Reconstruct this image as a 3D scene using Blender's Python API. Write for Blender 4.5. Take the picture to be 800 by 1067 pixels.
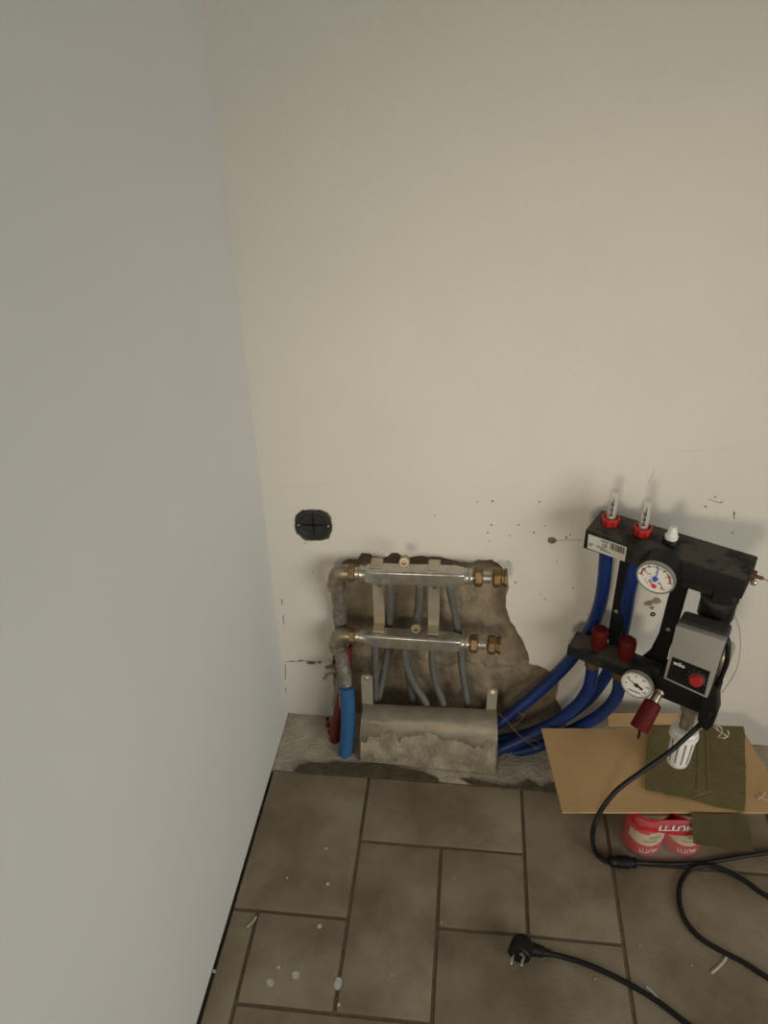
import bpy, bmesh, math, random
from mathutils import Vector, Matrix, noise
from mathutils.geometry import tessellate_polygon
random.seed(7)
for o in list(bpy.data.objects): bpy.data.objects.remove(o)
SC = bpy.context.scene
COL = SC.collection

# ------------------------------------------------------------------ camera
FPX = 830.0
CAM = Vector((0, 0, 1.38))
MR = Matrix(((0.9940774, 0.0407720, -0.1007361), (0.1067554, -0.5397940, 0.8350005), (-0.0203321, -0.8408092, -0.5409496)))
cd = bpy.data.cameras.new('camera'); cam = bpy.data.objects.new('camera', cd); COL.objects.link(cam)
cd.sensor_fit = 'VERTICAL'; cd.sensor_height = 36.0; cd.lens = 36.0 * FPX / 1067.0; cd.clip_start = .02
right, down, fwd = MR.col[0], MR.col[1], MR.col[2]
m4 = Matrix.Identity(4)
for i in range(3):
    m4[i][0] = right[i]; m4[i][1] = -down[i]; m4[i][2] = -fwd[i]; m4[i][3] = CAM[i]
cam.matrix_world = m4
SC.camera = cam

# ------------------------------------------------------------------ light
SC.view_settings.view_transform = 'Standard'; SC.view_settings.look = 'None'
SC.view_settings.exposure = 0.0; SC.view_settings.gamma = 1.0; SC.view_settings.use_curve_mapping = False
wd = bpy.data.worlds.new('room_air'); SC.world = wd; wd.use_nodes = True
wd.node_tree.nodes['Background'].inputs[0].default_value = (1.0, 0.97, 0.91, 1)
wd.node_tree.nodes['Background'].inputs[1].default_value = 0.10

def aim(o, target):
    o.rotation_euler = (Vector(target) - o.location).to_track_quat('-Z', 'Y').to_euler()
ld = bpy.data.lights.new('key_spot', 'SPOT'); ld.energy = 46; ld.color = (1.0, .87, .66)  # unseen spot set along the shadow direction, its soft cone added for wall falloff
ld.shadow_soft_size = .17; ld.spot_size = math.radians(54); ld.spot_blend = 1.0
lo = bpy.data.objects.new('key_spot', ld); COL.objects.link(lo); lo.location = (-.30, -.75, .98); aim(lo, (.36, 1.26, .66))
wl = bpy.data.lights.new('left_wall_fill', 'AREA'); wl.energy = 8.6; wl.spread = math.radians(80); wl.color = (1.0, .98, .91); wl.shape = 'RECTANGLE'; wl.size = 1.7; wl.size_y = 1.4  # added area fill to brighten the left wall, not a known window
wo = bpy.data.objects.new('left_wall_fill', wl); COL.objects.link(wo); wo.location = (1.7, -.85, .98); aim(wo, (-.39, 1.05, .48))

# ------------------------------------------------------------------ pixel helpers
def ray(px, py):
    return MR @ Vector(((px - 400) / FPX, (py - 533.5) / FPX, 1))
YW = 1.2604
def W(px, py, Y=YW):                      # pixel -> point on the vertical plane y = Y
    d = ray(px, py); return CAM + d * (Y / d.y)
def F(px, py, z=0.0):                     # pixel -> point on the level z
    d = ray(px, py); return CAM + d * ((z - CAM.z) / d.z)
YAW = math.radians(-28)
U0 = Vector((.208, 1.168, 0)); UA = Vector((math.cos(YAW), math.sin(YAW), 0)); UB = Vector((math.sin(YAW), -math.cos(YAW), 0)); UZ = Vector((0, 0, 1))
def L(a, b, z): return U0 + UA * a + UB * b + UZ * z     # local point of the pump unit (along, out, up)
def UP(px, py, b):                        # pixel -> point on the unit's plane at distance b out
    d = ray(px, py); t = ((U0 + UB * b - CAM).dot(UB)) / d.dot(UB); return CAM + d * t

# ------------------------------------------------------------------ materials
def mat(name, col, rough=.5, metal=0, nscale=0, namt=.25, bump=0, bscale=None, col2=None, spec=.5, detail=6, dust=None, coat=0, ramp=(.35, .68)):
    m = bpy.data.materials.new(name); m.use_nodes = True; nt = m.node_tree; p = nt.nodes['Principled BSDF']
    p.inputs['Roughness'].default_value = rough; p.inputs['Metallic'].default_value = metal
    p.inputs['Specular IOR Level'].default_value = spec; p.inputs['Coat Weight'].default_value = coat
    c = (*col, 1); p.inputs['Base Color'].default_value = c
    tc = nt.nodes.new('ShaderNodeTexCoord')
    geo = nt.nodes.new('ShaderNodeNewGeometry')
    out = None
    if nscale:
        n = nt.nodes.new('ShaderNodeTexNoise'); n.inputs['Scale'].default_value = nscale; n.inputs['Detail'].default_value = detail; n.inputs['Roughness'].default_value = .6
        nt.links.new(geo.outputs['Position'], n.inputs['Vector'])
        r = nt.nodes.new('ShaderNodeValToRGB')
        r.color_ramp.elements[0].position = ramp[0]; r.color_ramp.elements[1].position = ramp[1]
        if col2 is None: col2 = tuple(x * (1 - namt) for x in col)
        r.color_ramp.elements[0].color = (*col2, 1); r.color_ramp.elements[1].color = c
        nt.links.new(n.outputs['Fac'], r.inputs['Fac']); out = r.outputs['Color']
    if dust:                               # settled plaster dust / dirt flecks: (colour, scale, threshold)
        dc, ds, th = dust
        n2 = nt.nodes.new('ShaderNodeTexNoise'); n2.inputs['Scale'].default_value = ds; n2.inputs['Detail'].default_value = 8
        nt.links.new(geo.outputs['Position'], n2.inputs['Vector'])
        r2 = nt.nodes.new('ShaderNodeValToRGB'); r2.color_ramp.elements[0].position = th; r2.color_ramp.elements[1].position = th + .1
        nt.links.new(n2.outputs['Fac'], r2.inputs['Fac'])
        mx = nt.nodes.new('ShaderNodeMix'); mx.data_type = 'RGBA'
        nt.links.new(r2.outputs['Color'], mx.inputs['Factor'])
        if out: nt.links.new(out, mx.inputs[6])
        else: mx.inputs[6].default_value = c
        mx.inputs[7].default_value = (*dc, 1); out = mx.outputs[2]
    if out: nt.links.new(out, p.inputs['Base Color'])
    if bump:
        b = nt.nodes.new('ShaderNodeBump'); b.inputs['Strength'].default_value = bump; b.inputs['Distance'].default_value = .004
        n3 = nt.nodes.new('ShaderNodeTexNoise'); n3.inputs['Scale'].default_value = bscale or nscale or 50; n3.inputs['Detail'].default_value = 5
        nt.links.new(geo.outputs['Position'], n3.inputs['Vector'])
        nt.links.new(n3.outputs['Fac'], b.inputs['Height']); nt.links.new(b.outputs['Normal'], p.inputs['Normal'])
    return m
def lit_top_dust(m, col, lo=.75, hi=.95):  # patchy dust on upward faces, with overhead light painted into its paler colour
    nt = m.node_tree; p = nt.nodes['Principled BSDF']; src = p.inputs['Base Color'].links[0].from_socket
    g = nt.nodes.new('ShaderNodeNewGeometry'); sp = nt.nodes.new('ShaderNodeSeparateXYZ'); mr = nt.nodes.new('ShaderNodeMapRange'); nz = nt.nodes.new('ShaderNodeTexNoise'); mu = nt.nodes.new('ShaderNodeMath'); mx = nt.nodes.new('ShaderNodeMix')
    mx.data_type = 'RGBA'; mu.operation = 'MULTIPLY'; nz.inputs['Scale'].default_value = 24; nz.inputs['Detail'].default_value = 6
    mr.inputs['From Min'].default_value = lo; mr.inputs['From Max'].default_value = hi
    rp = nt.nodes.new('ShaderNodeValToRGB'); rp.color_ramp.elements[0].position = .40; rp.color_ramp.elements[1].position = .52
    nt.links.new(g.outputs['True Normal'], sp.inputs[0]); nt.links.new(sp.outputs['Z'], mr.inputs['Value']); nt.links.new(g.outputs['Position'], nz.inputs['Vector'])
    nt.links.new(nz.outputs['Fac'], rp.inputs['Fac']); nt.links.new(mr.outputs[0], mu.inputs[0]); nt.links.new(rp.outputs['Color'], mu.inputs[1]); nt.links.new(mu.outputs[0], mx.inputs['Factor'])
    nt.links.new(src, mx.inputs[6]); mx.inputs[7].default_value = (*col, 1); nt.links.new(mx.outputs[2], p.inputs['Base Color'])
MT = dict(
    plaster=mat('plaster_wall', (.70, .66, .585), .92, nscale=3.2, namt=.05, bump=.22, bscale=95, detail=8),
    drywall=mat('painted_left_wall', (.66, .655, .62), .85, nscale=2.5, namt=.04, bump=.05, bscale=130),
    mortar=mat('raw_mortar', (.33, .26, .175), .95, nscale=28, namt=.35, bump=.9, bscale=120),
    concrete=mat('raw_concrete', (.52, .455, .35), .95, nscale=22, namt=.30, bump=.8, bscale=140, dust=((.33, .27, .19), 34, .63)),
    smear=mat('dark_adhesive', (.105, .085, .05), .8, nscale=40, namt=.35, bump=.8, bscale=120),
    tile=mat('stone_tile', (.315, .262, .186), .62, ramp=(.38, .62), nscale=5.5, col2=(.19, .146, .094), bump=.22, bscale=230, detail=9, spec=.3),
    grout=mat('brown_grout', (.17, .132, .088), .95, nscale=60, namt=.3, bump=.6, bscale=200),
    splash=mat('mortar_splash', (.37, .315, .225), .95, nscale=26, col2=(.22, .185, .13), bump=.8, bscale=120, ramp=(.40, .60)),
    chip=mat('chipped_plaster', (.20, .155, .11), .95, nscale=200, namt=.4),
    paint=mat('paint_splash', (.62, .59, .53), .8, nscale=120, namt=.3),
    steel=mat('nickel_steel', (.60, .58, .51), .30, .8, nscale=45, col2=(.42, .40, .34), dust=((.62, .59, .50), 70, .62), bump=.12, bscale=160),
    brass=mat('old_brass', (.30, .19, .085), .5, .7, nscale=60, col2=(.15, .095, .045), dust=((.36, .30, .2), 110, .66)),
    brasspale=mat('dull_nickel_brass', (.42, .36, .27), .4, .85, nscale=60, col2=(.26, .215, .15)),
    galva=mat('galvanised_sheet', (.56, .52, .41), .42, .6, nscale=16, col2=(.42, .38, .29), dust=((.50, .42, .29), 26, .52), bump=.25, bscale=80),
    greypipe=mat('grey_pipe', (.125, .122, .11), .5, nscale=40, namt=.2, dust=((.30, .28, .23), 60, .64)),
    lagging=mat('foil_lagging', (.27, .245, .205), .5, .35, nscale=55, col2=(.16, .13, .10), bump=.9, bscale=90),
    bluepipe=mat('blue_pipe', (.005, .028, .145), .42, nscale=25, namt=.2, dust=((.20, .26, .40), 55, .70)),
    bluesleeve=mat('blue_sleeve', (.03, .13, .30), .5, nscale=20, namt=.12, dust=((.32, .38, .46), 90, .74)),
    redsleeve=mat('red_sleeve', (.19, .014, .012), .5, nscale=20, namt=.2, dust=((.30, .2, .15), 60, .66)),
    redcap=mat('dark_red_cap', (.10, .005, .0045), .6, spec=.2, nscale=30, namt=.2),
    redbright=mat('bright_red_plastic', (.46, .016, .017), .45),
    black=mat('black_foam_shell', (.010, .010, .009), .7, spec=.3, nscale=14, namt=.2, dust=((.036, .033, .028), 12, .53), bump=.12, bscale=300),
    blackplastic=mat('black_plastic', (.006, .006, .006), .5, spec=.3),
    rubber=mat('black_rubber', (.006, .006, .006), .5, spec=.35),
    darkgrey=mat('dark_grey_cast', (.050, .048, .043), .6, nscale=60, namt=.3, bump=.3, bscale=120),
    pumpgrey=mat('pump_grey_plastic', (.30, .285, .255), .5, nscale=14, namt=.06),
    whiteplastic=mat('white_plastic', (.78, .76, .72), .4),
    paper=mat('label_paper', (.60, .58, .52), .6),
    dial=mat('dial_white', (.80, .78, .73), .45),
    bezel=mat('grey_bezel', (.34, .33, .31), .35, .5),
    ink=mat('black_ink', (.02, .02, .02), .6), inkgrey=mat('grey_ink', (.20, .19, .18), .6),
    knobred=mat('knob_red', (.36, .022, .018), .55, spec=.3),
    inkred=mat('red_ink', (.62, .05, .06), .5), inkblue=mat('blue_ink', (.03, .10, .50), .5), inkwhite=mat('white_ink', (.75, .73, .70), .5),
    cardboard=mat('brown_cardboard', (.52, .335, .155), .85, nscale=9, namt=.12, bump=.12, bscale=90),
    olive=mat('olive_cardboard', (.155, .125, .048), .88, nscale=30, namt=.18, bump=.5, bscale=180),
    cream=mat('cream_label', (.66, .58, .42), .45), green=mat('green_ink', (.33, .42, .08), .5),
    canred=mat('can_red', (.60, .03, .025), .32), tin=mat('tin', (.5, .48, .43), .3, .9),
    filmred=mat('film_red_print', (.50, .02, .035), .25), socket=mat('socket_box_black', (.022, .023, .022), .5, nscale=50, namt=.3),
    hemp=mat('pale_strand', (.62, .58, .5), .6), rust=mat('rusty_wire', (.16, .09, .055), .8, nscale=80, namt=.4), copper=mat('copper_tip', (.35, .15, .07), .4, .9),
)
lit_top_dust(MT['black'], (.065, .060, .050))
def clear(name, col, rough, t):
    m = bpy.data.materials.new(name); m.use_nodes = True; nt = m.node_tree; nt.nodes.clear()
    o = nt.nodes.new('ShaderNodeOutputMaterial'); mx = nt.nodes.new('ShaderNodeMixShader'); tr = nt.nodes.new('ShaderNodeBsdfTransparent'); g = nt.nodes.new('ShaderNodeBsdfPrincipled')
    tr.inputs[0].default_value = (*col, 1); g.inputs['Base Color'].default_value = (*col, 1); g.inputs['Roughness'].default_value = rough
    mx.inputs[0].default_value = t
    nt.links.new(tr.outputs[0], mx.inputs[1]); nt.links.new(g.outputs[0], mx.inputs[2]); nt.links.new(mx.outputs[0], o.inputs[0]); return m
MT['glass'] = clear('clear_tube', (.86, .85, .82), .12, .32)
MT['film'] = clear('shrink_film', (.93, .88, .87), .10, .09)

# ------------------------------------------------------------------ object helpers
def thing(name, label, cat, loc, group=None):
    o = bpy.data.objects.new(name, None); COL.objects.link(o); o.location = loc; o.empty_display_size = .02
    tag(o, label, cat, group); return o
def tag(o, label=None, cat=None, group=None, kind=None):
    if label: o['label'] = label
    if cat: o['category'] = cat
    if group: o['group'] = group
    if kind: o['kind'] = kind
    return o
def wloc(o):
    v = Vector((0, 0, 0))
    while o is not None: v += o.location; o = o.parent
    return v
def obj(name, bm, m, parent=None, smooth=True, label=None, base=None):
    bmesh.ops.recalc_face_normals(bm, faces=bm.faces[:])
    me = bpy.data.meshes.new(name)
    off = wloc(parent) if parent else Vector((0, 0, 0))
    loc = Vector((0, 0, 0))
    if bm.verts:
        lo_ = Vector([min(v.co[i] for v in bm.verts) for i in range(3)]); hi = Vector([max(v.co[i] for v in bm.verts) for i in range(3)])
        loc = Vector(((lo_.x + hi.x) / 2, (lo_.y + hi.y) / 2, lo_.z))
    for v in bm.verts: v.co -= loc
    bm.to_mesh(me); bm.free()
    if smooth:
        for p in me.polygons: p.use_smooth = True
        try: me.set_sharp_from_angle(angle=math.radians(38))
        except Exception: pass
    me.materials.append(MT[m] if isinstance(m, str) else m)
    o = bpy.data.objects.new(name, me); COL.objects.link(o); o.parent = parent; o.location = loc - off
    if label: o['label'] = label
    return o
def frame(d):
    d = d.normalized(); r = Vector((0, 0, 1)) if abs(d.z) < .9 else Vector((1, 0, 0))
    x = d.cross(r).normalized(); return x, x.cross(d).normalized(), d
def spline(P, n=8):
    P = [Vector(p) for p in P]
    if len(P) < 3: return P
    Q = [P[0] * 2 - P[1]] + P + [P[-1] * 2 - P[-2]]; out = []
    for i in range(1, len(Q) - 2):
        for k in range(n):
            t = k / n; a, b, c, d = Q[i - 1], Q[i], Q[i + 1], Q[i + 2]
            out.append(.5 * ((2 * b) + (c - a) * t + (2 * a - 5 * b + 4 * c - d) * t * t + (3 * b - a - 3 * c + d) * t ** 3))
    return out + [P[-1]]
def tube(bm, P, r, seg=12, caps=True, rough=0, rfun=None):
    P = [Vector(p) for p in P]; x = None; prev = None
    for i, p in enumerate(P):
        d = (P[min(i + 1, len(P) - 1)] - P[max(i - 1, 0)]).normalized()
        if x is None: x, y, _ = frame(d)
        else:
            x = (x - d * x.dot(d)).normalized()
        y = d.cross(x)
        rr = r[i] if isinstance(r, (list, tuple)) else r
        if rfun: rr *= rfun(i / max(1, len(P) - 1), i)
        ring = []
        for k in range(seg):
            a = 2 * math.pi * k / seg; q = rr
            if rough: q *= 1 + rough * noise.noise((p + (x * math.cos(a) + y * math.sin(a)) * rr) * 90)
            ring.append(bm.verts.new(p + (x * math.cos(a) + y * math.sin(a)) * q))
        if prev:
            for k in range(seg): bm.faces.new((prev[k], prev[(k + 1) % seg], ring[(k + 1) % seg], ring[k]))
        elif caps: bm.faces.new(ring[::-1])
        prev = ring
    if caps: bm.faces.new(prev)
def lathe(bm, o, axis, prof, seg=20, xdir=None):          # prof: (distance along axis, radius)
    x, y, d = frame(Vector(axis)); o = Vector(o)
    if xdir is not None: x = Vector(xdir).normalized(); y = d.cross(x)
    prev = None
    for t, r in prof:
        ring = [bm.verts.new(o + d * t + (x * math.cos(2 * math.pi * k / seg) + y * math.sin(2 * math.pi * k / seg)) * max(r, 1e-5)) for k in range(seg)]
        if prev:
            for k in range(seg): bm.faces.new((prev[k], prev[(k + 1) % seg], ring[(k + 1) % seg], ring[k]))
        else: bm.faces.new(ring[::-1])
        prev = ring
    bm.faces.new(prev)
def prism(bm, poly, vec):                                  # polygon of points, pushed by vec
    vec = Vector(vec); a = [bm.verts.new(Vector(p)) for p in poly]; b = [bm.verts.new(Vector(p) + vec) for p in poly]; n = len(a)
    bm.faces.new(a[::-1]); bm.faces.new(b)
    for k in range(n): bm.faces.new((a[k], a[(k + 1) % n], b[(k + 1) % n], b[k]))
def box(bm, o, X, Y, Z):                                   # corner + three edge vectors
    o = Vector(o); X = Vector(X); Y = Vector(Y); Z = Vector(Z)
    prism(bm, [o, o + X, o + X + Y, o + Y], Z)
def bev(bm, w, seg=2, angle=30):
    bmesh.ops.recalc_face_normals(bm, faces=bm.faces[:])
    es = [e for e in bm.edges if len(e.link_faces) == 2 and e.calc_face_angle(0) > math.radians(angle)]
    bmesh.ops.bevel(bm, geom=es, offset=w, segments=seg, affect='EDGES', profile=.6)
def B(): return bmesh.new()
def text(name, body, size, m, parent, o, rx, ru, ext=.0004, wrap=None, fit=None):
    cu = bpy.data.curves.new('t', 'FONT'); cu.body = body; cu.size = 1; cu.align_x = 'CENTER'; cu.align_y = 'CENTER'; cu.extrude = 0; cu.resolution_u = 3; cu.offset = .02
    t = bpy.data.objects.new('t', cu); COL.objects.link(t); bpy.context.view_layer.update()
    me = bpy.data.meshes.new_from_object(t.evaluated_get(bpy.context.evaluated_depsgraph_get()))
    bpy.data.objects.remove(t); bm = B(); bm.from_mesh(me); bpy.data.meshes.remove(me)
    xs = [v.co.x for v in bm.verts]; wdt = max(xs) - min(xs); cx = (max(xs) + min(xs)) / 2; ys = [v.co.y for v in bm.verts]; cy = (max(ys) + min(ys)) / 2; ht = max(ys) - min(ys)
    sx, sy = (fit[0] / wdt, fit[1] / ht) if fit else (size, size)
    if wrap: bmesh.ops.subdivide_edges(bm, edges=bm.edges[:], cuts=2, use_grid_fill=False)
    for v in bm.verts:
        x, y = (v.co.x - cx) * sx, (v.co.y - cy) * sy
        if wrap: v.co = wrap(x, y)
        else: v.co = Vector(o) + Vector(rx) * x + Vector(ru) * y
    return obj(name, bm, m, parent, smooth=False)
def ragged(poly, step, amp, seed=0, closed=True):           # subdivide a 2-D outline and fray it
    out = []; n = len(poly)
    for i in range(n if closed else n - 1):
        a, b = Vector(poly[i]), Vector(poly[(i + 1) % n]); k = max(1, int((b - a).length / step))
        for j in range(k):
            p = a.lerp(b, j / k)
            if j: p = p + Vector((noise.noise(Vector((p.x * 77 + seed, p.y * 77, 1.3))), noise.noise(Vector((p.x * 77, p.y * 77 + seed, 7.1))))) * amp
            out.append(p)
    if not closed: out.append(Vector(poly[-1]))
    return out

# ================================================================== SETTING
ZT = 2.5
def XL(y): return -.3915 + .014547 * (y - .828)            # the left wall's face
# --- back wall with the hole knocked through the plaster
hole_px = [(347, 747), (348, 715), (346, 690), (350, 660), (351, 630), (352, 610), (350, 597), (356, 586), (364, 582), (372, 583), (377, 576), (386, 577), (390, 581), (404, 580), (408, 576), (414, 576), (420, 580), (440, 579), (465, 582), (488, 587), (498, 583), (512, 583), (522, 590), (529, 600), (530, 612), (527, 622), (527, 633), (532, 648), (538, 657), (545, 668), (550, 680), (551, 691), (560, 693), (571, 699), (583, 704), (582, 713), (579, 728), (584, 736), (588, 748), (592, 768)]
hp = [W(*p) for p in hole_px]
h2 = [(p.x, max(0, p.z)) for p in hp]; h2[0] = (h2[0][0], 0); h2[-1] = (h2[-1][0], 0)
h2 = ragged(h2, .008, .0035, 3, closed=False)
XR = 1.9; xl = XL(YW)
outer = [(xl, 0)] + [tuple(p) for p in h2] + [(XR, 0), (XR, ZT), (xl, ZT)]
bm = B(); pts = [Vector((x, YW, z)) for x, z in outer]
vs = [bm.verts.new(p) for p in pts]
for tri in tessellate_polygon([[Vector((x, z, 0)) for x, z in outer]]):
    try: bm.faces.new([vs[i] for i in tri])
    except ValueError: pass
hv = vs[1:1 + len(h2)]; TH = .022
cx_, cz_ = -.05, .2
inn = []
for v in hv:
    q = v.co + Vector((noise.noise(v.co * 60) * .004, TH + .03, noise.noise(v.co * 60 + Vector((3, 1, 2))) * .004)); inn.append(bm.verts.new(q))
for i in range(len(hv) - 1): bm.faces.new((hv[i], hv[i + 1], inn[i + 1], inn[i]))
for f in bm.faces: f.smooth = False
wall_back = tag(obj('wall_back', bm, 'plaster', None, smooth=False), 'beige plastered back wall with a hole knocked through low down', 'wall', kind='structure')
# --- raw mortar inside the hole
bm = B(); nx, nz = 150, 110; x0, x1, z0, z1 = -.31, .33, -.02, .52; grid = []
for j in range(nz + 1):
    row = []
    for i in range(nx + 1):
        x = x0 + (x1 - x0) * i / nx; z = z0 + (z1 - z0) * j / nz; p = Vector((x, 0, z))
        d = noise.fractal(p * 16, 1.0, 2.0, 5) * .007 + noise.noise(p * 110) * .0016
        zr = .185 + .012 * noise.noise(Vector((x * 25, 0, 0)))
        ridge = math.exp(-((z - zr) / .012) ** 2) * (.011 + .010 * noise.noise(Vector((x * 60, 5, z * 60))))
        step = .010 / (1 + math.exp((z - zr) / .006))
        row.append(bm.verts.new((x, YW + .030 - d - ridge - step, z)))
    grid.append(row)
for j in range(nz):
    for i in range(nx): bm.faces.new((grid[j][i], grid[j][i + 1], grid[j + 1][i + 1], grid[j + 1][i]))
obj('raw_mortar', bm, 'mortar', wall_back, label='rough brown mortar bared in the knocked-out hole')
# plaster lump on the upper lip of the hole
bm = B(); c = W(396, 578, YW)
bmesh.ops.create_icosphere(bm, subdivisions=3, radius=1)
for v in bm.verts: v.co = c + Vector((v.co.x * .016, v.co.y * .006, v.co.z * .006)) * (1 + .25 * noise.noise(v.co * 2))
obj('plaster_lump', bm, 'plaster', wall_back)
# chips, pits and scratches of the plaster
def blob(name, c, rx, rz, m, parent, n=11, seed=0, proud=.0006, rot=0):
    bm = B(); ring = []
    for k in range(n):
        a = 2 * math.pi * k / n; q = 1 + .35 * noise.noise(Vector((math.cos(a) * 1.7 + seed * 3.1, math.sin(a) * 1.7, seed)))
        u, w_ = math.cos(a) * rx * q, math.sin(a) * rz * q
        ring.append(c + Vector((u * math.cos(rot) - w_ * math.sin(rot), 0, u * math.sin(rot) + w_ * math.cos(rot))))
    prism(bm, [p + Vector((0, .002, 0)) for p in ring], (0, -.002 - proud, 0))
    return obj(name, bm, m, parent, smooth=False)
pits = [(513, 522, 1.6), (497, 523, .9), (512, 547, 1.4), (508, 555, 1.4), (562, 523, 1.2), (540, 547, 1.3), (531, 558, 1.1), (556, 555, 1.3), (510, 564, .9), (537, 607, 1.6), (529, 585, 1), (453, 537, 1), (597, 613, 1.3), (580, 585, 1), (568, 548, .9), (590, 560, 1.6), (594, 557, 1.2), (735, 528, 1.3), (765, 535, 1.5), (763, 555, 1.2), (745, 518, 1.2), (752, 523, 1), (620, 621, 1), (612, 640, 1), (326, 596, .9), (345, 538, .9), (318, 566, 1), (568, 624, 1), (563, 620, .8)]
for i, (x, y, r) in enumerate(pits):
    blob('plaster_pit', W(x, y), r * .0013, r * .0013, 'chip', wall_back, 8, i)
blob('plaster_hole', W(575, 563), .0085, .0078, 'chip', wall_back, 12, 4, .001)
for k, (x, y, rx, rz, rt) in enumerate([(324, 690.5, .010, .0045, 0), (333, 690, .004, .0025, .3), (313, 688, .006, .0012, 0), (304, 689, .004, .001, 0), (675.5, 628.5, .0085, .0065, .3), (684, 626, .0075, .008, 1), (679, 633, .004, .004, 0)]):
    blob('plaster_chip', W(x, y), rx, rz, 'chip' if k < 4 else 'mortar', wall_back, 12, k + 20, .0012, rt)
def wall_line(name, P, r, m='chip'):
    bm = B(); tube(bm, [W(x, y) for x, y in P], r, 6); return obj(name, bm, m, wall_back)
wall_line('plaster_crack', [(578, 563), (592, 562.6), (606, 563)], .0006, 'mortar')
wall_line('plaster_crack', [(297, 690), (303, 688.6), (309, 689.4), (318, 688.4), (332, 690)], .0008)
wall_line('plaster_crack', [(738, 520), (746, 523), (752, 523.5)], .0006, 'mortar')
wall_line('plaster_crack', [(764, 532), (765, 541)], .0007)
for P in ([(293.5, 624), (294, 630)], [(295, 641), (295.6, 650)], [(297, 692), (297.6, 708)], [(297.6, 716), (298.2, 731), (298.8, 742)]):
    wall_line('plaster_crack', P, .0008)
# plaster-dust scuff lines: fine trowel ridges
for P in ([(288, 506), (315, 508), (345, 503)], [(690, 471), (730, 469), (765, 466)], [(676, 505), (679, 497), (682, 488)]):
    wall_line('trowel_ridge', P, .0009, 'plaster')

# --- left wall: slab that stops a finger above the tiles
bm = B(); y0, y1 = -.9, YW + .01
prism(bm, [(XL(y0), y0, .0), (XL(y1), y1, .0), (XL(y1) - .12, y1, .0), (XL(y0) - .12, y0, .0)], (0, 0, ZT))
for v in bm.verts:
    if v.co.z < .5: v.co.z = .009 if v.co.y < .5 else .001
wall_left = tag(obj('wall_left', bm, 'drywall', None, smooth=False), 'smooth grey-white left wall standing above a dark floor gap', 'wall', kind='structure')
# --- floor
bm = B(); prism(bm, [(XL(-.9) + .005, -.9, -.06), (XR, -.9, -.06), (XR, 1.095, -.06), (XL(1.095) + .005, 1.095, -.06)], (0, 0, .0572))
floor = tag(obj('floor', bm, 'grout', None, smooth=False), 'brown-grey stone tile floor laid in mixed sizes', 'floor', kind='structure')
cs = [-.66, -.501, -.342, -.178, -.019, .140, .303, .462, .621, .780, .939, 1.098, 1.257, 1.416, 1.575, 1.734, 1.89]
rs = [1.097, .948, .789, .6305, .472, .313, .154, -.005, -.164, -.323, -.482, -.641, -.80]
tiles = [(1, 3, 0, 2), (3, 5, 0, 1), (3, 4, 1, 3), (4, 5, 1, 2), (5, 6, 0, 2), (1, 2, 2, 4), (2, 3, 2, 3), (2, 4, 3, 5), (4, 6, 2, 4), (6, 8, 0, 1), (6, 8, 1, 3)]
used = set()
for a, b, c, d in tiles:
    for i in range(a, b):
        for j in range(c, d): used.add((i, j))
for j in range(len(rs) - 1):
    for i in range(1, len(cs) - 1):
        if (i, j) in used: continue
        w_ = 2 if (i + 1 < len(cs) - 1 and (i + 1, j) not in used and (i * 7 + j * 3) % 3) else 1
        h_ = 2 if (j + 1 < len(rs) - 1 and all((i + q, j + 1) not in used for q in range(w_)) and (i + j * 5) % 2) else 1
        tiles.append((i, i + w_, j, j + h_))
        for p in range(w_):
            for q in range(h_): used.add((i + p, j + q))
G = .0033
for k, (a, b, c, d) in enumerate(tiles):
    xa, xb, ya, yb = cs[a] + G, cs[b] - G, rs[d] + G, rs[c] - (G if c else 0)
    if a <= 1: xa = -.5
    if xb <= -.4: continue
    bm = B(); dz = .0008 * math.sin(k * 2.3)
    box(bm, (xa, ya, -.012), (xb - xa, 0, 0), (0, yb - ya, 0), (0, 0, .012 + dz))
    for v in bm.verts:
        if v.co.x < XL(v.co.y) + .005: v.co.x = XL(v.co.y) + .005
    bev(bm, .0022, 2)
    obj('tile', bm, 'tile', floor)
# concrete strip between tiles and wall
bm = B(); nx, ny = 190, 44; grid = []
edge = lambda x: 1.0985 + .0028 * noise.noise(Vector((x * 30, 2, 0))) + .003 * noise.noise(Vector((x * 9, 8, 0)))
for j in range(ny + 1):
    row = []
    for i in range(nx + 1):
        x = -.42 + (1.05 + .42) * i / nx; t = j / ny; y = edge(x) + (YW + .05 - edge(x)) * t; p = Vector((x, y, 0))
        z = -.002 + noise.fractal(p * 14, 1, 2, 4) * .003 + noise.noise(p * 120) * .001 - (.006 if j == 0 else 0)
        row.append(bm.verts.new((x, y, z)))
    grid.append(row)
for j in range(ny):
    for i in range(nx): bm.faces.new((grid[j][i], grid[j][i + 1], grid[j + 1][i + 1], grid[j + 1][i]))
obj('concrete_strip', bm, 'concrete', floor, label='rough bare concrete strip between tiles and wall')
bm = B(); box(bm, (-.6, 1.094, -.08), (XR + .6, 0, 0), (0, YW + .06 - 1.094, 0), (0, 0, .068)); box(bm, (-.6, -.9, -.09), (XR + .6, 0, 0), (0, 1.994, 0), (0, 0, .029)); obj('subfloor', bm, 'concrete', floor, smooth=False)
def flat_patch(name, P, m, z=.0022, th=.003, step=.006, amp=.003, seed=0):
    q = [F(x, y, z) for x, y in P]; q = ragged([(p.x, p.y) for p in q], step, amp, seed)
    bm = B(); prism(bm, [(p[0], p[1], z - th) for p in q], (0, 0, th)); return obj(name, bm, m, floor, smooth=False)
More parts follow.
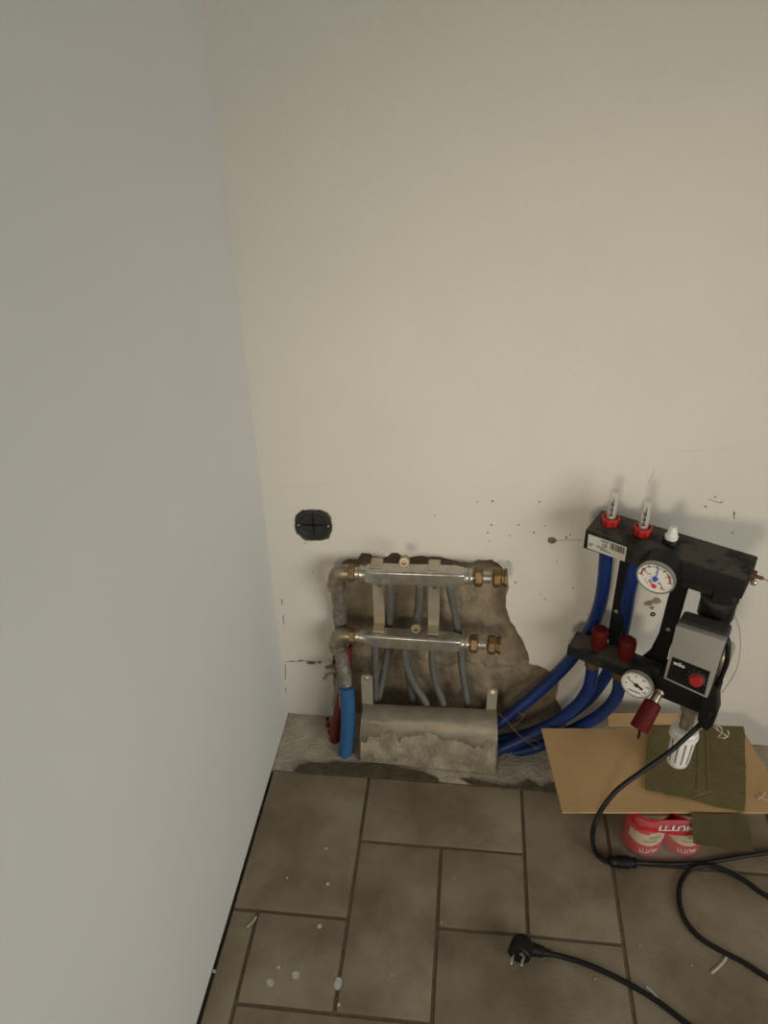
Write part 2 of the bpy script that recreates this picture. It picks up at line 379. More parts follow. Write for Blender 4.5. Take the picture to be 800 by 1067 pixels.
flat_patch('adhesive_smear', [(306, 803), (312, 797), (322, 793.5), (338, 795), (352, 793), (370, 795), (395, 796), (415, 799), (430, 802), (441, 804), (456, 810), (457, 814), (430, 812.5), (400, 810), (360, 807.5), (330, 805)], 'smear', .003)
flat_patch('adhesive_smear', [(480, 812), (492, 811), (503, 814), (520, 818), (540, 818), (550, 812), (557, 815), (562, 821), (578, 815), (579, 826), (545, 823), (515, 820), (495, 817.5)], 'smear', .003, seed=5)
for k, (x, y, r) in enumerate([(333, 965, .0042), (308, 1016, .0065), (281.5, 1024, .0065), (290, 1008, .003), (341.5, 921, .0035), (299, 914.5, .0018), (340, 884, .0025), (352, 1025, .007), (353, 1047, .0028), (460, 961, .0018), (223, 1012, .003), (408, 1016, .0015), (620, 1020, .0012), (473, 915, .0015), (667, 985, .0015), (721, 1006, .0015)]):
    c = F(x, y, .0012); bm = B(); ring = []
    for q in range(12):
        a = q / 12 * 6.283; s = r * (1 + .3 * noise.noise(Vector((math.cos(a) * 2 + k * 5, math.sin(a) * 2, k)))); ring.append(c + Vector((s * math.cos(a), s * math.sin(a) * (1.5 if k == 7 else 1), -.0008)))
    prism(bm, ring, (0, 0, .001)); obj('paint_splash', bm, 'paint', floor, smooth=False)
for P, r in (([(757, 996), (752, 1004), (741, 1014)], .0024), ([(673, 1028), (680, 1034), (685, 1040)], .0022), ([(267, 955), (263, 961), (257, 966)], .0018)):
    bm = B(); tube(bm, spline([F(x, y, .0008) for x, y in P], 4), r, 8)
    for v in bm.verts: v.co.z = .0006 + (v.co.z - .0006) * .35
    obj('plaster_crumb', bm, 'paint', floor)

# ================================================================== SOCKET BOX
c = W(326.5, 547, YW - .002)
t = thing('socket_box', 'round black flush socket box with square rough cut-out', 'socket', (c.x, YW, c.z - .037))
bm = B(); pl = [W(x, y, YW) for x, y in [(308, 537), (315, 531), (334, 531), (341, 534), (345, 540), (346, 553), (343, 561), (335, 563), (318, 563), (309, 556), (307, 548)]]
q = ragged([(p.x, p.z) for p in pl], .005, .002, 9); prism(bm, [(p[0], YW + .001, p[1]) for p in q], (0, -.0018, 0)); obj('rim_gap', bm, 'smear', t, smooth=False)
bm = B(); R_ = .0345
lathe(bm, (c.x, YW, c.z), (0, -1, 0), [(0, R_), (.004, R_), (.0045, R_ - .001), (.0045, R_ - .007), (.0022, R_ - .009), (.0022, .001)], 36); obj('ring', bm, 'socket', t)
for s in (-1, 1):
    bm = B(); lathe(bm, (c.x + s * .029, YW - .004, c.z), (0, -1, 0), [(0, .0018), (.001, .0018), (.0016, .001)], 10); obj('screw', bm, 'steel', t)
bm = B(); box(bm, (c.x - .0015, YW - .0035, c.z - .022), (.003, 0, 0), (0, .003, 0), (0, 0, .044)); box(bm, (c.x - .022, YW - .0035, c.z - .0015), (.044, 0, 0), (0, .003, 0), (0, 0, .003)); obj('cross_rib', bm, 'blackplastic', t, smooth=False)

# ================================================================== STEEL MANIFOLD
YM = 1.198                                               # front face of the bars
mf = thing('heating_manifold', 'two-bar nickel heating manifold with brass ends set in the wall hole', 'manifold', (-.09, YM + .02, .06))
S = .034
def manifold_bar(name, pl, pr, vent_px, nuts_px):
    a, b = W(*pl, YM), W(*pr, YM); ax = (b - a).normalized(); up = Vector((0, 0, 1)); ln = (b - a).length
    cen = a + Vector((0, S / 2, -S / 2))
    bm = B(); prof = []
    for tt, h in ((0, .0135), (.004, .0145), (.016, S / 2), (ln - .016, S / 2), (ln - .004, .0145), (ln, .0135)):
        ring = [bm.verts.new(cen + ax * tt + Vector((0, y * h, 0)) + up * (z * h)) for y, z in ((-1, -.72), (-.72, -1), (.72, -1), (1, -.72), (1, .72), (.72, 1), (-.80, 1), (-1, .80))]
        if prof:
            for k in range(8): bm.faces.new((prof[k], prof[(k + 1) % 8], ring[(k + 1) % 8], ring[k]))
        else: bm.faces.new(ring[::-1])
        prof = ring
    bm.faces.new(prof); bev(bm, .0016, 3, 25)
    bar = obj(name, bm, 'steel', mf)
    # left collar and nut, elbow
    bm = B(); lathe(bm, cen, -ax, [(-.002, .0145), (.004, .0160), (.010, .0160), (.012, .0125), (.020, .0125)], 20); obj('collar', bm, 'steel', bar); bm = B(); lathe(bm, cen + ax * ln, ax, [(-.002, .0145), (.003, .0165), (.006, .0165), (.007, .014), (.011, .0165), (.015, .0165), (.017, .0125), (.05, .0115)], 20); obj('collar', bm, 'steel', bar)
    bm = B(); lathe(bm, cen - ax * .019, -ax, [(0, .015), (.002, .0175), (.012, .0175), (.014, .015)], 6); obj('hex_nut', bm, 'brass', bar)
    bm = B(); e0 = cen - ax * .032
    tube(bm, spline([e0, e0 - ax * .012, e0 - ax * .022 - up * .006, e0 - ax * .026 - up * .02, e0 - ax * .026 - up * .030], 5), .0165, 14); obj('elbow', bm, 'brasspale', bar)
    bm = B(); lathe(bm, e0 - ax * .026 - up * .026, -up, [(0, .0175), (.002, .0195), (.012, .0195), (.014, .016)], 8); obj('hex_nut', bm, 'brasspale', bar)
    e = cen + ax * (ln + .018)
    bm = B(); lathe(bm, e, ax, [(0, .015), (.003, .0195), (.014, .0195), (.017, .015)], 6); obj('hex_nut', bm, 'brass', bar)
    bm = B(); lathe(bm, e + ax * .035, ax, [(0, .015), (.003, .0195), (.014, .0195), (.017, .016), (.021, .016), (.022, .0185), (.027, .0185), (.0275, .012)], 8); obj('end_cap', bm, 'brass', bar)
    v = W(*vent_px, YM - .004)
    bm = B(); lathe(bm, v, (0, -1, .35), [(-.02, .006), (-.004, .006), (-.004, .010), (.008, .0105), (.010, .009), (.010, .005), (.004, .0045)], 14); obj('air_vent', bm, 'brasspale', bar)
    for x, y in nuts_px:
        p = W(x, y, YM + S / 2); p.z = cen.z + ax.z * (p.x - cen.x) - S / 2
        bm = B(); lathe(bm, p, (0, 0, -1), [(-.002, .0085), (.004, .0085), (.005, .007), (.012, .0065)], 6); obj('port_nut', bm, 'brasspale', bar)
    return cen, ax, e0 - ax * .026 - up * .04
cu_, au, eu = manifold_bar('upper_bar', (379, 595.6), (484, 599), (421.5, 584.5), [(395, 611), (406, 612), (437, 613), (453, 614), (469, 615)])
cl_, al, el = manifold_bar('lower_bar', (379, 662.4), (480, 669), (433.5, 653.5), [(391, 676), (421, 678), (450, 680)])
for xt, xb in ((393, 393), (452.5, 452)):
    bm = B(); a = W(xt, 590, YM + S); b = W(xb, 668, YM + S); yb = YM + S + .004; w_ = .0115
    za = cu_.z + .019; zb = cl_.z - .02
    prism(bm, [(a.x - w_, yb, za), (a.x + w_, yb, za), (a.x + w_, yb, zb), (a.x - w_, yb, zb)], (0, .004, 0))
    for cc in (cu_, cl_):
        zc = cc.z + (au.z / au.x) * (a.x - cc.x)
        box(bm, (a.x - w_, YM + .010, zc + S / 2), (2 * w_, 0, 0), (0, S - .002, 0), (0, 0, .003))
    bev(bm, .0008, 1); obj('bracket', bm, 'galva', mf)
def grey_pipe(P, r=.0078):
    bm = B(); tube(bm, spline(P, 8), r, 12); return obj('grey_pipe', bm, 'greypipe', mf)
zu = cu_.z - .028; zl = cl_.z - .028; yp = YM + S / 2
def pp(x, y, Y): return W(x, y, Y)
def at_nut(px, py, z): p = W(px, py, yp); return Vector((p.x, yp, z))
for up_, low in (((406, 612), [(406, 640, 1.245), (404, 676, 1.25), (399, 705, 1.238), (394, 728, 1.222), (392, 745, 1.205)]), ((437, 613), [(435, 640, 1.245), (427, 672, 1.25), (425, 700, 1.244), (431, 730, 1.228), (434, 748, 1.205)]), ((469, 615), [(474, 640, 1.243), (479, 672, 1.248), (482, 700, 1.240), (487, 733, 1.222), (488, 748, 1.205)])):
    grey_pipe([at_nut(*up_, zu + .012), at_nut(*up_, zu - .004)] + [pp(*q) for q in low])
for n_, low in (((391, 676), [(391, 695, 1.222), (391, 715, 1.222), (391, 742, 1.212)]), ((421, 678), [(423, 692, 1.217), (431, 712, 1.215), (443, 731, 1.208), (448, 748, 1.195)]), ((450, 680), [(451, 697, 1.218), (455, 715, 1.216), (461, 731, 1.210), (464, 748, 1.198)])):
    grey_pipe([at_nut(*n_, zl + .012), at_nut(*n_, zl - .002)] + [pp(*q) for q in low])
# lagged feed pipes on the left
bm = B(); tube(bm, spline([eu + Vector((0, 0, .012)), W(353.5, 632, 1.236), W(355, 655, 1.246), W(358, 685, 1.246), W(356, 710, 1.238), W(352, 735, 1.22)], 9), .0135, 16, rough=.18); obj('lagged_pipe', bm, 'lagging', mf)
bm = B(); tube(bm, spline([el + Vector((0, 0, .014)), W(356.5, 690, 1.212), W(359, 704, 1.205), W(360, 720, 1.196), W(360.5, 735, 1.19)], 9), .0150, 16, rough=.2); obj('lagged_pipe', bm, 'lagging', mf)
bm = B(); a = W(356, 697, 1.225); tube(bm, [a, a + Vector((-.02, -.004, .0)), a + Vector((-.033, -.008, -.001))], .0105, 12, rough=.3); b = a + Vector((-.03, -.010, -.006)); tube(bm, [b, b + Vector((-.004, -.003, -.01)), b + Vector((-.008, -.004, -.013))], .0035, 8); obj('pipe_stub', bm, 'lagging', mf)

def sleeve(name, P, r, m, label, pitch=.0042):
    Q = spline(P, 24); bm = B(); acc = [0]
    for i in range(1, len(Q)): acc.append(acc[-1] + (Q[i] - Q[i - 1]).length)
    tot = acc[-1]; n = int(tot / pitch * 4); R = []
    for k in range(n + 1):
        s = tot * k / n; i = max(1, next((j for j in range(len(acc)) if acc[j] >= s - 1e-9), len(acc) - 1)); f = (s - acc[i - 1]) / max(1e-9, acc[i] - acc[i - 1]); R.append(Q[i - 1].lerp(Q[i], f))
    tube(bm, R, [r * (1 if k % 4 < 2 else .91) for k in range(n + 1)], 16)
    return tag(obj(name, bm, m), label, 'conduit')
sleeve('corrugated_conduit', [W(361, 716, 1.189), W(362, 730, 1.182), W(362.5, 750, 1.172), W(361.5, 770, 1.163), W(359.5, 786, 1.158)], .0155, 'bluesleeve', 'short light blue corrugated conduit rising from concrete below the manifold')
sleeve('corrugated_conduit', [W(361, 672, 1.247), W(360, 700, 1.243), W(356, 730, 1.215), W(351, 755, 1.20), W(349, 772, 1.195)], .0125, 'redsleeve', 'dark red corrugated conduit half hidden behind the light blue one')
# crumpled red plastic at its foot
bm = B()
for k, (x, y, r) in enumerate([(342, 757, .006), (344, 765, .0065), (346, 772, .006), (341, 751, .0045)]):
    s = B(); bmesh.ops.create_icosphere(s, subdivisions=2, radius=r); c = F(x, y, .0) + Vector((0, 0, .006))
    for v in s.verts: v.co = c + v.co * (1 + .5 * noise.noise(v.co * 300 + Vector((k, 0, 0))))
    me = bpy.data.meshes.new('t'); s.to_mesh(me); s.free(); bm.from_mesh(me); bpy.data.meshes.remove(me)
tag(obj('plastic_scrap', bm, 'redsleeve'), 'small crumpled red plastic scrap on the concrete beside the conduits', 'scrap')

# ================================================================== GALVANISED PIPE GUIDE
tl, tr = W(379, 733, 1.196), W(517, 739.5, 1.196)
bl, br = F(374, 792, .001), F(518, 806, .001)
pg = thing('pipe_guide', 'curved galvanised sheet guide covering the pipe bends under the manifold', 'pipe guide', ((tl.x + tr.x) / 2, 1.15, 0))
bm = B(); prev = None; N = 22
for k in range(N + 1):
    s = k / N; a = s * math.pi / 2
    y = math.sin(a) ** 1.15; h = math.cos(a) ** .9
    p = Vector((tl.x + (bl.x - tl.x) * s, tl.y + (bl.y - tl.y) * y, tl.z * h)); q = Vector((tr.x + (br.x - tr.x) * s, tr.y + (br.y - tr.y) * y, tr.z * h))
    row = [bm.verts.new(p.lerp(q, i / 24) + Vector((0, .0025 * noise.noise(Vector((i * .35, k * .4, 3))) * s, max(0, .0012 * noise.noise(Vector((i * .4, k * .5, 9))))))) for i in range(25)]
    if prev:
        for i in range(24): bm.faces.new((prev[i], prev[i + 1], row[i + 1], row[i]))
    prev = row
def guide_pt(s, u):
    a = s * math.pi / 2; y = math.sin(a) ** 1.15; h = max(0, math.cos(a)) ** .9
    p = Vector((tl.x + (bl.x - tl.x) * s, tl.y + (bl.y - tl.y) * y, tl.z * h)); q = Vector((tr.x + (br.x - tr.x) * s, tr.y + (br.y - tr.y) * y, tr.z * h))
    return p.lerp(q, u) + Vector((0, .0025 * noise.noise(Vector((u * 24 * .35, s * N * .4, 3))) * s, 0))
bmesh.ops.solidify(bm, geom=bm.faces[:], thickness=.0018); csheet = obj('curved_sheet', bm, 'galva', pg)
# mortar splashed over the lower half of the sheet, with a ragged upper edge
bm = B(); cols_ = []
for i in range(121):
    u = .012 + .976 * i / 120
    s_ = .62 + .22 * noise.noise(Vector((u * 5, 1.7, 0))) + .12 * noise.noise(Vector((u * 19, 4, 0))) + .03 * noise.noise(Vector((u * 60, 9, 0)))
    cc_ = []
    for k in range(9):
        t_ = s_ + (1 - s_) * k / 8; e = .0004 if k == 0 else .0022 + .0012 * noise.noise(Vector((u * 40, t_ * 30, 2)))
        an = t_ * math.pi / 2; cc_.append(bm.verts.new(guide_pt(t_, u) + Vector((0, -math.sin(an) * .5 - .6, math.cos(an) * .6 + .5)).normalized() * (e + .0012)))
    cols_.append(cc_)
for i in range(120):
    for k in range(8): bm.faces.new((cols_[i][k], cols_[i + 1][k], cols_[i + 1][k + 1], cols_[i][k + 1]))
obj('mortar_splash', bm, 'splash', csheet)
for x0, x1, ytop in ((tl.x - .004, tl.x + .020, 708), (tr.x - .021, tr.x, 714)):
    bm = B(); zt = W(450, ytop, 1.20).z; zb = tl.z - .012; y = 1.1945
    prism(bm, [(x0, y, zb), (x1, y, zb), (x1, y + .006, zt - .004), (x1 - .004, y + .006, zt), (x0 + .004, y + .006, zt), (x0, y + .006, zt - .004)], (0, .0018, 0))
    tb = obj('fixing_tab', bm, 'galva', pg, smooth=False)
    bm = B(); lathe(bm, ((x0 + x1) / 2, y + .005, zt - .008), (0, -1, 0), [(0, .0052), (.0015, .005), (.003, .003), (.0032, .0005)], 12); obj('screw', bm, 'whiteplastic' if x0 > 0 else 'steel', tb)
bm = B(); prism(bm, [(tr.x, 1.192, 0.0), (tr.x, 1.192, tr.z), (tr.x, 1.186, tr.z), (br.x, br.y + .004, .004), (br.x, br.y, 0)], (.0012, 0, 0)); bm.free()

# ================================================================== BLUE PIPES
PR = .0125
def blue_pipe(P, label):
    bm = B(); tube(bm, spline(P, 10), PR, 16)
    return tag(obj('blue_pipe', bm, 'bluepipe'), label, 'pipe', 'blue heating pipes')
blue_pipe([L(.030, -.042, .572), L(.030, -.042, .545), W(628.5, 610, 1.196), W(622, 640, 1.215), W(608, 669, 1.236), W(589, 694, 1.241), W(563, 719, 1.236), W(540, 738, 1.226), W(522, 752, 1.215), W(500, 762, 1.20)], 'uppermost blue pipe curving from the left end of the black top bar')
blue_pipe([L(.085, -.042, .572), L(.085, -.042, .545), W(655.5, 615, 1.172), W(651, 645, 1.19), W(643, 680, 1.205), W(630, 706, 1.212), W(612, 729, 1.213), W(586, 748, 1.212), W(552, 764, 1.205), W(520, 772, 1.195), W(500, 776, 1.185)], 'blue pipe dropping from the black top bar beside the upper gauge')
blue_pipe([L(.042, -.026, .300), W(616, 706, 1.170), W(612, 720, 1.172), W(600, 736, 1.178), W(578, 753, 1.184), W(550, 768, 1.178), W(520, 781, 1.168), W(500, 788, 1.160)], 'blue pipe leaving the brass fitting under the black lower bar')
blue_pipe([L(.096, -.026, .300), W(644, 720, 1.150), W(637, 733, 1.155), W(622, 747, 1.168), W(598, 760, 1.186), W(560, 778, 1.196), W(520, 787, 1.196), W(500, 790, 1.190)], 'blue pipe curving from behind the small round thermometer')
bm = B(); tube(bm, spline([W(519, 743, 1.18), W(528, 751, 1.165), W(540, 765, 1.15), W(552, 775, 1.14), W(563, 780, 1.135)], 6), .0011, 6); tube(bm, spline([W(524, 764, 1.18), W(534, 757, 1.16), W(545, 747, 1.16), W(540, 742, 1.165)], 6), .001, 6); tube(bm, spline([W(548, 773, 1.14), W(556, 771, 1.135), W(563, 776, 1.135), W(555, 782, 1.137)], 6), .0011, 6)
tag(obj('tie_wire', bm, 'rust'), 'thin rusty tie wire twisted around the blue pipes', 'wire')

# ================================================================== PUMP UNIT
pu = thing('pump_unit', 'black underfloor heating pump unit with gauges hanging askew off the wall', 'pump unit', L(.13, -.03, .30))
HT, HB = .604, .565
def ubox(bm, a0, a1, b0, b1, z0, z1): box(bm, L(a0, b0, z0), UA * (a1 - a0), UB * (b1 - b0), UZ * (z1 - z0))
# top bar: shell open below at the front, with end cheeks
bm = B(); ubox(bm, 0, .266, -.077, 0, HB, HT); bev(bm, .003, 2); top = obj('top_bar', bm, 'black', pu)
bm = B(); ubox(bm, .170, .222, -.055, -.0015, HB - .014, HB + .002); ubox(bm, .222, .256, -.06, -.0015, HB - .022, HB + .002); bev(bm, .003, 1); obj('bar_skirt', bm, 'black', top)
bm = B(); ubox(bm, .266, .274, -.044, -.030, .586, .598); lathe(bm, L(.274, -.037, .592), UA, [(0, .0032), (.010, .0032), (.012, .0015)], 10); obj('drain_valve', bm, 'rust', top)
bm = B(); lathe(bm, L(.274, -.026, .588), UB, [(0, .005), (.004, .005), (.006, .003)], 12); obj('bolt', bm, 'steel', top)
bm = B(); tube(bm, [L(.284, -.037, .592), L(.304, -.036, .590), L(.318, -.038, .586)], .0012, 8); obj('copper_wire', bm, 'copper', top)
# printed label
lb = B(); p = [UP(613, 556.5, .0006), UP(653, 570.3, .0006), UP(650.7, 585.3, .0006), UP(611.8, 571, .0006)]; prism(lb, p, UB * -.0004); lab = obj('printed_label', lb, 'paper', top, smooth=False, label='small white printed label with bar code')
o_, lx, ly = p[3], (p[2] - p[3]), (p[0] - p[3])
def lp(u, v, lift=.0003): return o_ + lx * u + ly * v + UB * lift
bm = B(); uu = .60; random.seed(3)
while uu < .96:
    w_ = random.choice((.008, .012, .02, .026)); prism(bm, [lp(uu, .50), lp(uu + w_, .50), lp(uu + w_, .95), lp(uu, .95)], UB * .0003); uu += w_ + random.choice((.008, .012, .018))
obj('bar_code', bm, 'ink', lab, smooth=False)
bm = B()
for v, u0_, u1_ in ((.38, .04, .16), (.30, .04, .13), (.40, .24, .46), (.30, .24, .52), (.20, .34, .62), (.20, .04, .10), (.82, .34, .54), (.88, .34, .56)):
    prism(bm, [lp(u0_, v), lp(u1_, v), lp(u1_, v + .05), lp(u0_, v + .05)], UB * .0003)
obj('print_lines', bm, 'inkgrey', lab, smooth=False)
text('printed_mark', 'CE', .008, 'ink', lab, lp(.45, .62, .0006), lx.normalized(), ly.normalized(), fit=(.009, .006))
# flow meters
for a in (.029, .0855):
    base = L(a, -.040, HT - .001)
    bm = B(); n = 24; prof = [(0, .0130), (.003, .0146), (.014, .0156), (.016, .0150), (.0165, .0122), (.011, .0108), (.011, .0005)]; lathe(bm, base, UZ, prof, n)
    fm = obj('flow_meter', bm, 'redbright', top, label='bright red flow meter ring with clear sight tube')
    bm = B()
    for k in range(8):
        an = k / 8 * 6.283 + .2; d = UA * math.cos(an) + UB * math.sin(an); q = base + d * .0150 + UZ * .0012; s = UZ.cross(d); box(bm, q - s * .0006, s * .0012, d * .0008, UZ * .0130)
    obj('grip_slot', bm, 'redcap', fm, smooth=False)
    bm = B(); lathe(bm, base + UZ * .011, UZ, [(0, .0082), (.050, .0078), (.0505, .0085), (.0565, .0083), (.0580, .0070), (.0575, .0004)], 18); obj('sight_tube', bm, 'glass', fm)
    bm = B(); lathe(bm, base + UZ * .012, UZ, [(0, .0028), (.042, .0028), (.043, .001)], 12); obj('scale_rod', bm, 'whiteplastic', fm)
    bm = B(); v = base + UZ * .022 + UB * .0082 + UA * .001
    for k in range(6): box(bm, v - UA * .0022 + UZ * (k * .0052), UA * (.0056 if k % 2 == 0 else .004), UB * .0004, UZ * (.0016 if k % 2 else .0030))
    box(bm, v + UA * .0012 + UZ * .0, UA * .0014, UB * .0005, UZ * .036)
    obj('scale_mark', bm, 'ink', fm, smooth=False)
# air vent
bm = B(); lathe(bm, L(.134, -.040, HT - .002), UZ, [(0, .0145), (.008, .0145), (.0105, .0125), (.0105, .008)], 12); av = obj('air_vent_base', bm, 'blackplastic', top)
bm = B(); lathe(bm, L(.134, -.040, HT + .008), UZ, [(0, .0105), (.006, .0110), (.0075, .0085), (.015, .0080), (.017, .0060), (.0225, .0058), (.0235, .0045), (.0235, .002), (.020, .0015)], 18); obj('air_vent', bm, 'whiteplastic', av)
# rear rails
for P in ([(.053, .575), (.075, .575), (.080, .35), (.062, .325), (.055, .35)], [(.150, .575), (.178, .575), (.172, .40), (.168, .365), (.168, .33), (.124, .33), (.136, .352), (.145, .40)]):
    bm = B(); prism(bm, [L(a, -.060, z) for a, z in P], UB * .010); bev(bm, .0012, 1)
    rl = obj('mounting_rail', bm, 'blackplastic', pu)
    bm = B(); az = UP(642, 637, -.049) if P[0][0] < .1 else UP(696, 656, -.049); lathe(bm, az, UB, [(0, .0042), (.0012, .004), (.0018, .002)], 12); obj('screw', bm, 'steel', rl)
# bottom bar
bm = B(); z0, z1 = .312, .336
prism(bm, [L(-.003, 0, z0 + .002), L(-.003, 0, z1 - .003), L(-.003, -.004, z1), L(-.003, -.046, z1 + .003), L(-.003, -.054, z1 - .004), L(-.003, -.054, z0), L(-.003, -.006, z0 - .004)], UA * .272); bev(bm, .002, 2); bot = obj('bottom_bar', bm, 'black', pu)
bm = B(); ubox(bm, .168, .270, -.052, .004, .303, .352); bev(bm, .005, 2); obj('pump_seat', bm, 'blackplastic', bot)
bm = B(); lathe(bm, L(-.002, -.028, .322), -UA, [(0, .010), (.006, .010), (.008, .007)], 12); obj('end_plug', bm, 'steel', bot)
for a in (.047, .100):
    bm = B(); lathe(bm, L(a, -.028, .334), UZ, [(0, .0145), (.003, .0145), (.0045, .013), (.006, .0140), (.012, .0148), (.038, .0158), (.044, .0150), (.047, .0120), (.0475, .001)], 24)
    rc = obj('red_cap', bm, 'redcap', bot, label='dark red protective cap')
    bm = B()
    for k in range(12):
        an = k / 12 * 6.283; d = UA * math.cos(an) + UB * math.sin(an); s = UZ.cross(d); q = L(a, -.028, .346) + d * .0143; box(bm, q - s * .0008, s * .0016, d * .0016, UZ * .028)
    obj('grip_rib', bm, 'redcap', rc)
for a in (.042, .096):
    bm = B(); lathe(bm, L(a, -.026, .312), -UZ, [(0, .010), (.006, .010), (.006, .0155), (.016, .0155), (.018, .0145), (.026, .0140), (.028, .012)], 8); obj('pipe_fitting', bm, 'brass', bot)
# gauges
def gauge(name, a, b, z, r, depth, parent, label, tilt=0):
    global GN, GU
    GN = (UB - UZ * tilt).normalized(); GU = UA.cross(-GN).normalized(); GU = GU if GU.z > 0 else -GU
    c = L(a, b, z); bm = B(); lathe(bm, c, GN, [(-depth, r * .8), (-depth + .004, r * .97), (-.004, r), (-.002, r)], 40); g = obj(name, bm, 'blackplastic', parent, label=label)
    bm = B(); lathe(bm, c, GN, [(-.006, r * 1.005), (0, r * 1.015), (.0022, r * .99), (.0022, r * .93), (.0002, r * .92), (.0001, .001)], 40); obj('bezel', bm, 'bezel', g)
    bm = B(); lathe(bm, c, GN, [(0, r * .925), (.0006, r * .92), (.0007, .0005)], 40); obj('dial', bm, 'dial', g)
    return g, c
def arc(bm, c, r0, r1, d0, d1, lift=.0009, n=18):
    A = [math.radians(d0 + (d1 - d0) * k / n) for k in range(n + 1)]
    P = [c + (UA * math.cos(t) + GU * math.sin(t)) * r1 for t in A] + [c + (UA * math.cos(t) + GU * math.sin(t)) * r0 for t in reversed(A)]
    for k in range(n): prism(bm, [P[k] + GN * lift, P[k + 1] + GN * lift, P[-2 - k] + GN * lift, P[-1 - k] + GN * lift], GN * .0002)
def hand(bm, c, deg, l0, l1, w0, w1, lift=.0012):
    d = UA * math.cos(math.radians(deg)) + GU * math.sin(math.radians(deg)); s = GN.cross(d); prism(bm, [c - d * l0 - s * w0 + GN * lift, c - d * l0 + s * w0 + GN * lift, c + d * l1 + s * w1 + GN * lift, c + d * l1 - s * w1 + GN * lift], GN * .0005)
R1 = .0315
g, c = gauge('combined_gauge', .1395, .042, .5835, R1, .044, top, 'large round white gauge with blue and red needles', .13)
bm = B(); arc(bm, c, R1 * .76, R1 * .79, 12, 182, n=40)
for k in range(7): hand(bm, c + (UA * math.cos(math.radians(k * 30)) + GU * math.sin(math.radians(k * 30))) * R1 * .78, k * 30, .003, .003, .0006, .0006, .0009)
c2 = c - GU * .0165
for k in range(5): hand(bm, c2 + (UA * math.cos(math.radians(k * 40 + 10)) + GU * math.sin(math.radians(k * 40 + 10))) * .0125, k * 40 + 10, .0016, .0016, .0005, .0005, .0009)
obj('scale_ring', bm, 'ink', g, smooth=False)
for s, u_, v_ in (('0', -.66, -.02), ('1', -.55, .28), ('2', 0.02, .52), ('3', .50, .30), ('4', .64, -.05), ('0', -.50, -.30), ('40', -.16, -.24), ('80', .22, -.26), ('120', .44, -.56), ('bar', -.34, .20)):
    text('scale_figure', s, .006, 'inkgrey', g, c + UA * (u_ * R1) + GU * (v_ * R1) + GN * .001, UA, GU, fit=(.0026 * len(s), .0036))
for q in ((c, R1 * .70, R1 * .78, 140, 178), (c, R1 * .70, R1 * .80, 2, 42), (c2, .0115, .0128, -10, 40)):
    bm = B(); arc(bm, *q); obj('red_zone', bm, 'inkred', g, smooth=False)
bm = B(); hand(bm, c, 84, .008, R1 * .78, .0011, .0006); lathe(bm, c + GN * .0008, GN, [(0, .0046), (.0018, .0046), (.0022, .003)], 18); obj('blue_needle', bm, 'inkblue', g)
bm = B(); hand(bm, c2, 142, .004, .0125, .0012, .0008); lathe(bm, c2 + GN * .0008, GN, [(0, .0040), (.0018, .0040), (.0022, .0026)], 18); obj('red_needle', bm, 'inkred', g)
R2 = .0292
g, c = gauge('thermometer', .1405, .022, .3290, R2, .016, bot, 'smaller round white thermometer with black needle')
bm = B()
for k in range(25):
    dg = -60 + k * 12.5; hand(bm, c + (UA * math.cos(math.radians(dg)) + GU * math.sin(math.radians(dg))) * R2 * .82, dg, .0012, .0012, .0003, .0003, .0009)
obj('scale_ring', bm, 'ink', g, smooth=False)
for k, s in enumerate(('0', '20', '40', '60', '80', '100', '120')):
    dg = math.radians(235 - k * 45); text('scale_figure', s, .005, 'ink', g, c + (UA * math.cos(dg) + GU * math.sin(dg)) * R2 * .66 + GN * .001, UA, GU, fit=(.0018 * len(s) + .0012, .0038))
bm = B()
for k in range(5): box(bm, c - GU * R2 * .62 - UA * .009 + UA * (k * .0038) + GN * .0009, UA * .0028, GN * .0002, GU * .0028)
obj('print_lines', bm, 'ink', g, smooth=False)
bm = B(); hand(bm, c, 155, .013, R2 * .76, .0013, .0004); hand(bm, c, -25, .0, .013, .0024, .0024, .0010); lathe(bm, c + GN * .0008, GN, [(0, .004), (.002, .004), (.0024, .002)], 18); obj('black_needle', bm, 'ink', g)
# pump
BF = .050
P4 = [UP(704, 652, BF), UP(755.5, 668.5, BF), UP(736.4, 728, BF), UP(691, 707, BF)]
pc = sum(P4, Vector()) / 4
bm = B(); lathe(bm, L(.232, -.038, .345), UZ, [(0, .026), (.02, .026), (.03, .034), (.07, .037), (.095, .034), (.11, .024), (.135, .022)], 24); pump = obj('pump_body', bm, 'darkgrey', pu, label='dark grey cast pump body')
bm = B(); q = [pc + (p - pc) * 1.01 for p in P4]; prism(bm, [p - UB * .014 for p in q], -UB * .036); bev(bm, .008, 3); obj('motor_housing', bm, 'darkgrey', pump)
bm = B(); lathe(bm, L(.262, -.02, .43), UA, [(0, .026), (.008, .026), (.012, .020), (.0125, .001)], 20); obj('motor_cap', bm, 'galva', pump)
bm = B(); prism(bm, P4, -UB * .014); bev(bm, .0025, 2); fp = obj('front_cover', bm, 'pumpgrey', pump, label='light grey control cover with black panel')
def fq(u, v, lift=.0): a = P4[0].lerp(P4[1], u); b = P4[3].lerp(P4[2], u); return a.lerp(b, v) + UB * lift
bm = B(); prism(bm, [fq(.085, .545, .0004), fq(.90, .545, .0004), fq(.93, .955, .0004), fq(.06, .955, .0004)], UB * .0006); pan = obj('black_panel', bm, 'blackplastic', fp, smooth=False)
rx = (fq(.9, .6) - fq(.1, .6)).normalized(); ru = (fq(.3, .5) - fq(.3, .7)).normalized()
text('lettering', 'wilo', .01, 'inkwhite', fp, fq(.255, .625, .0014), rx, ru, fit=(.0195, .0085))
kc = fq(.69, .735, .001)
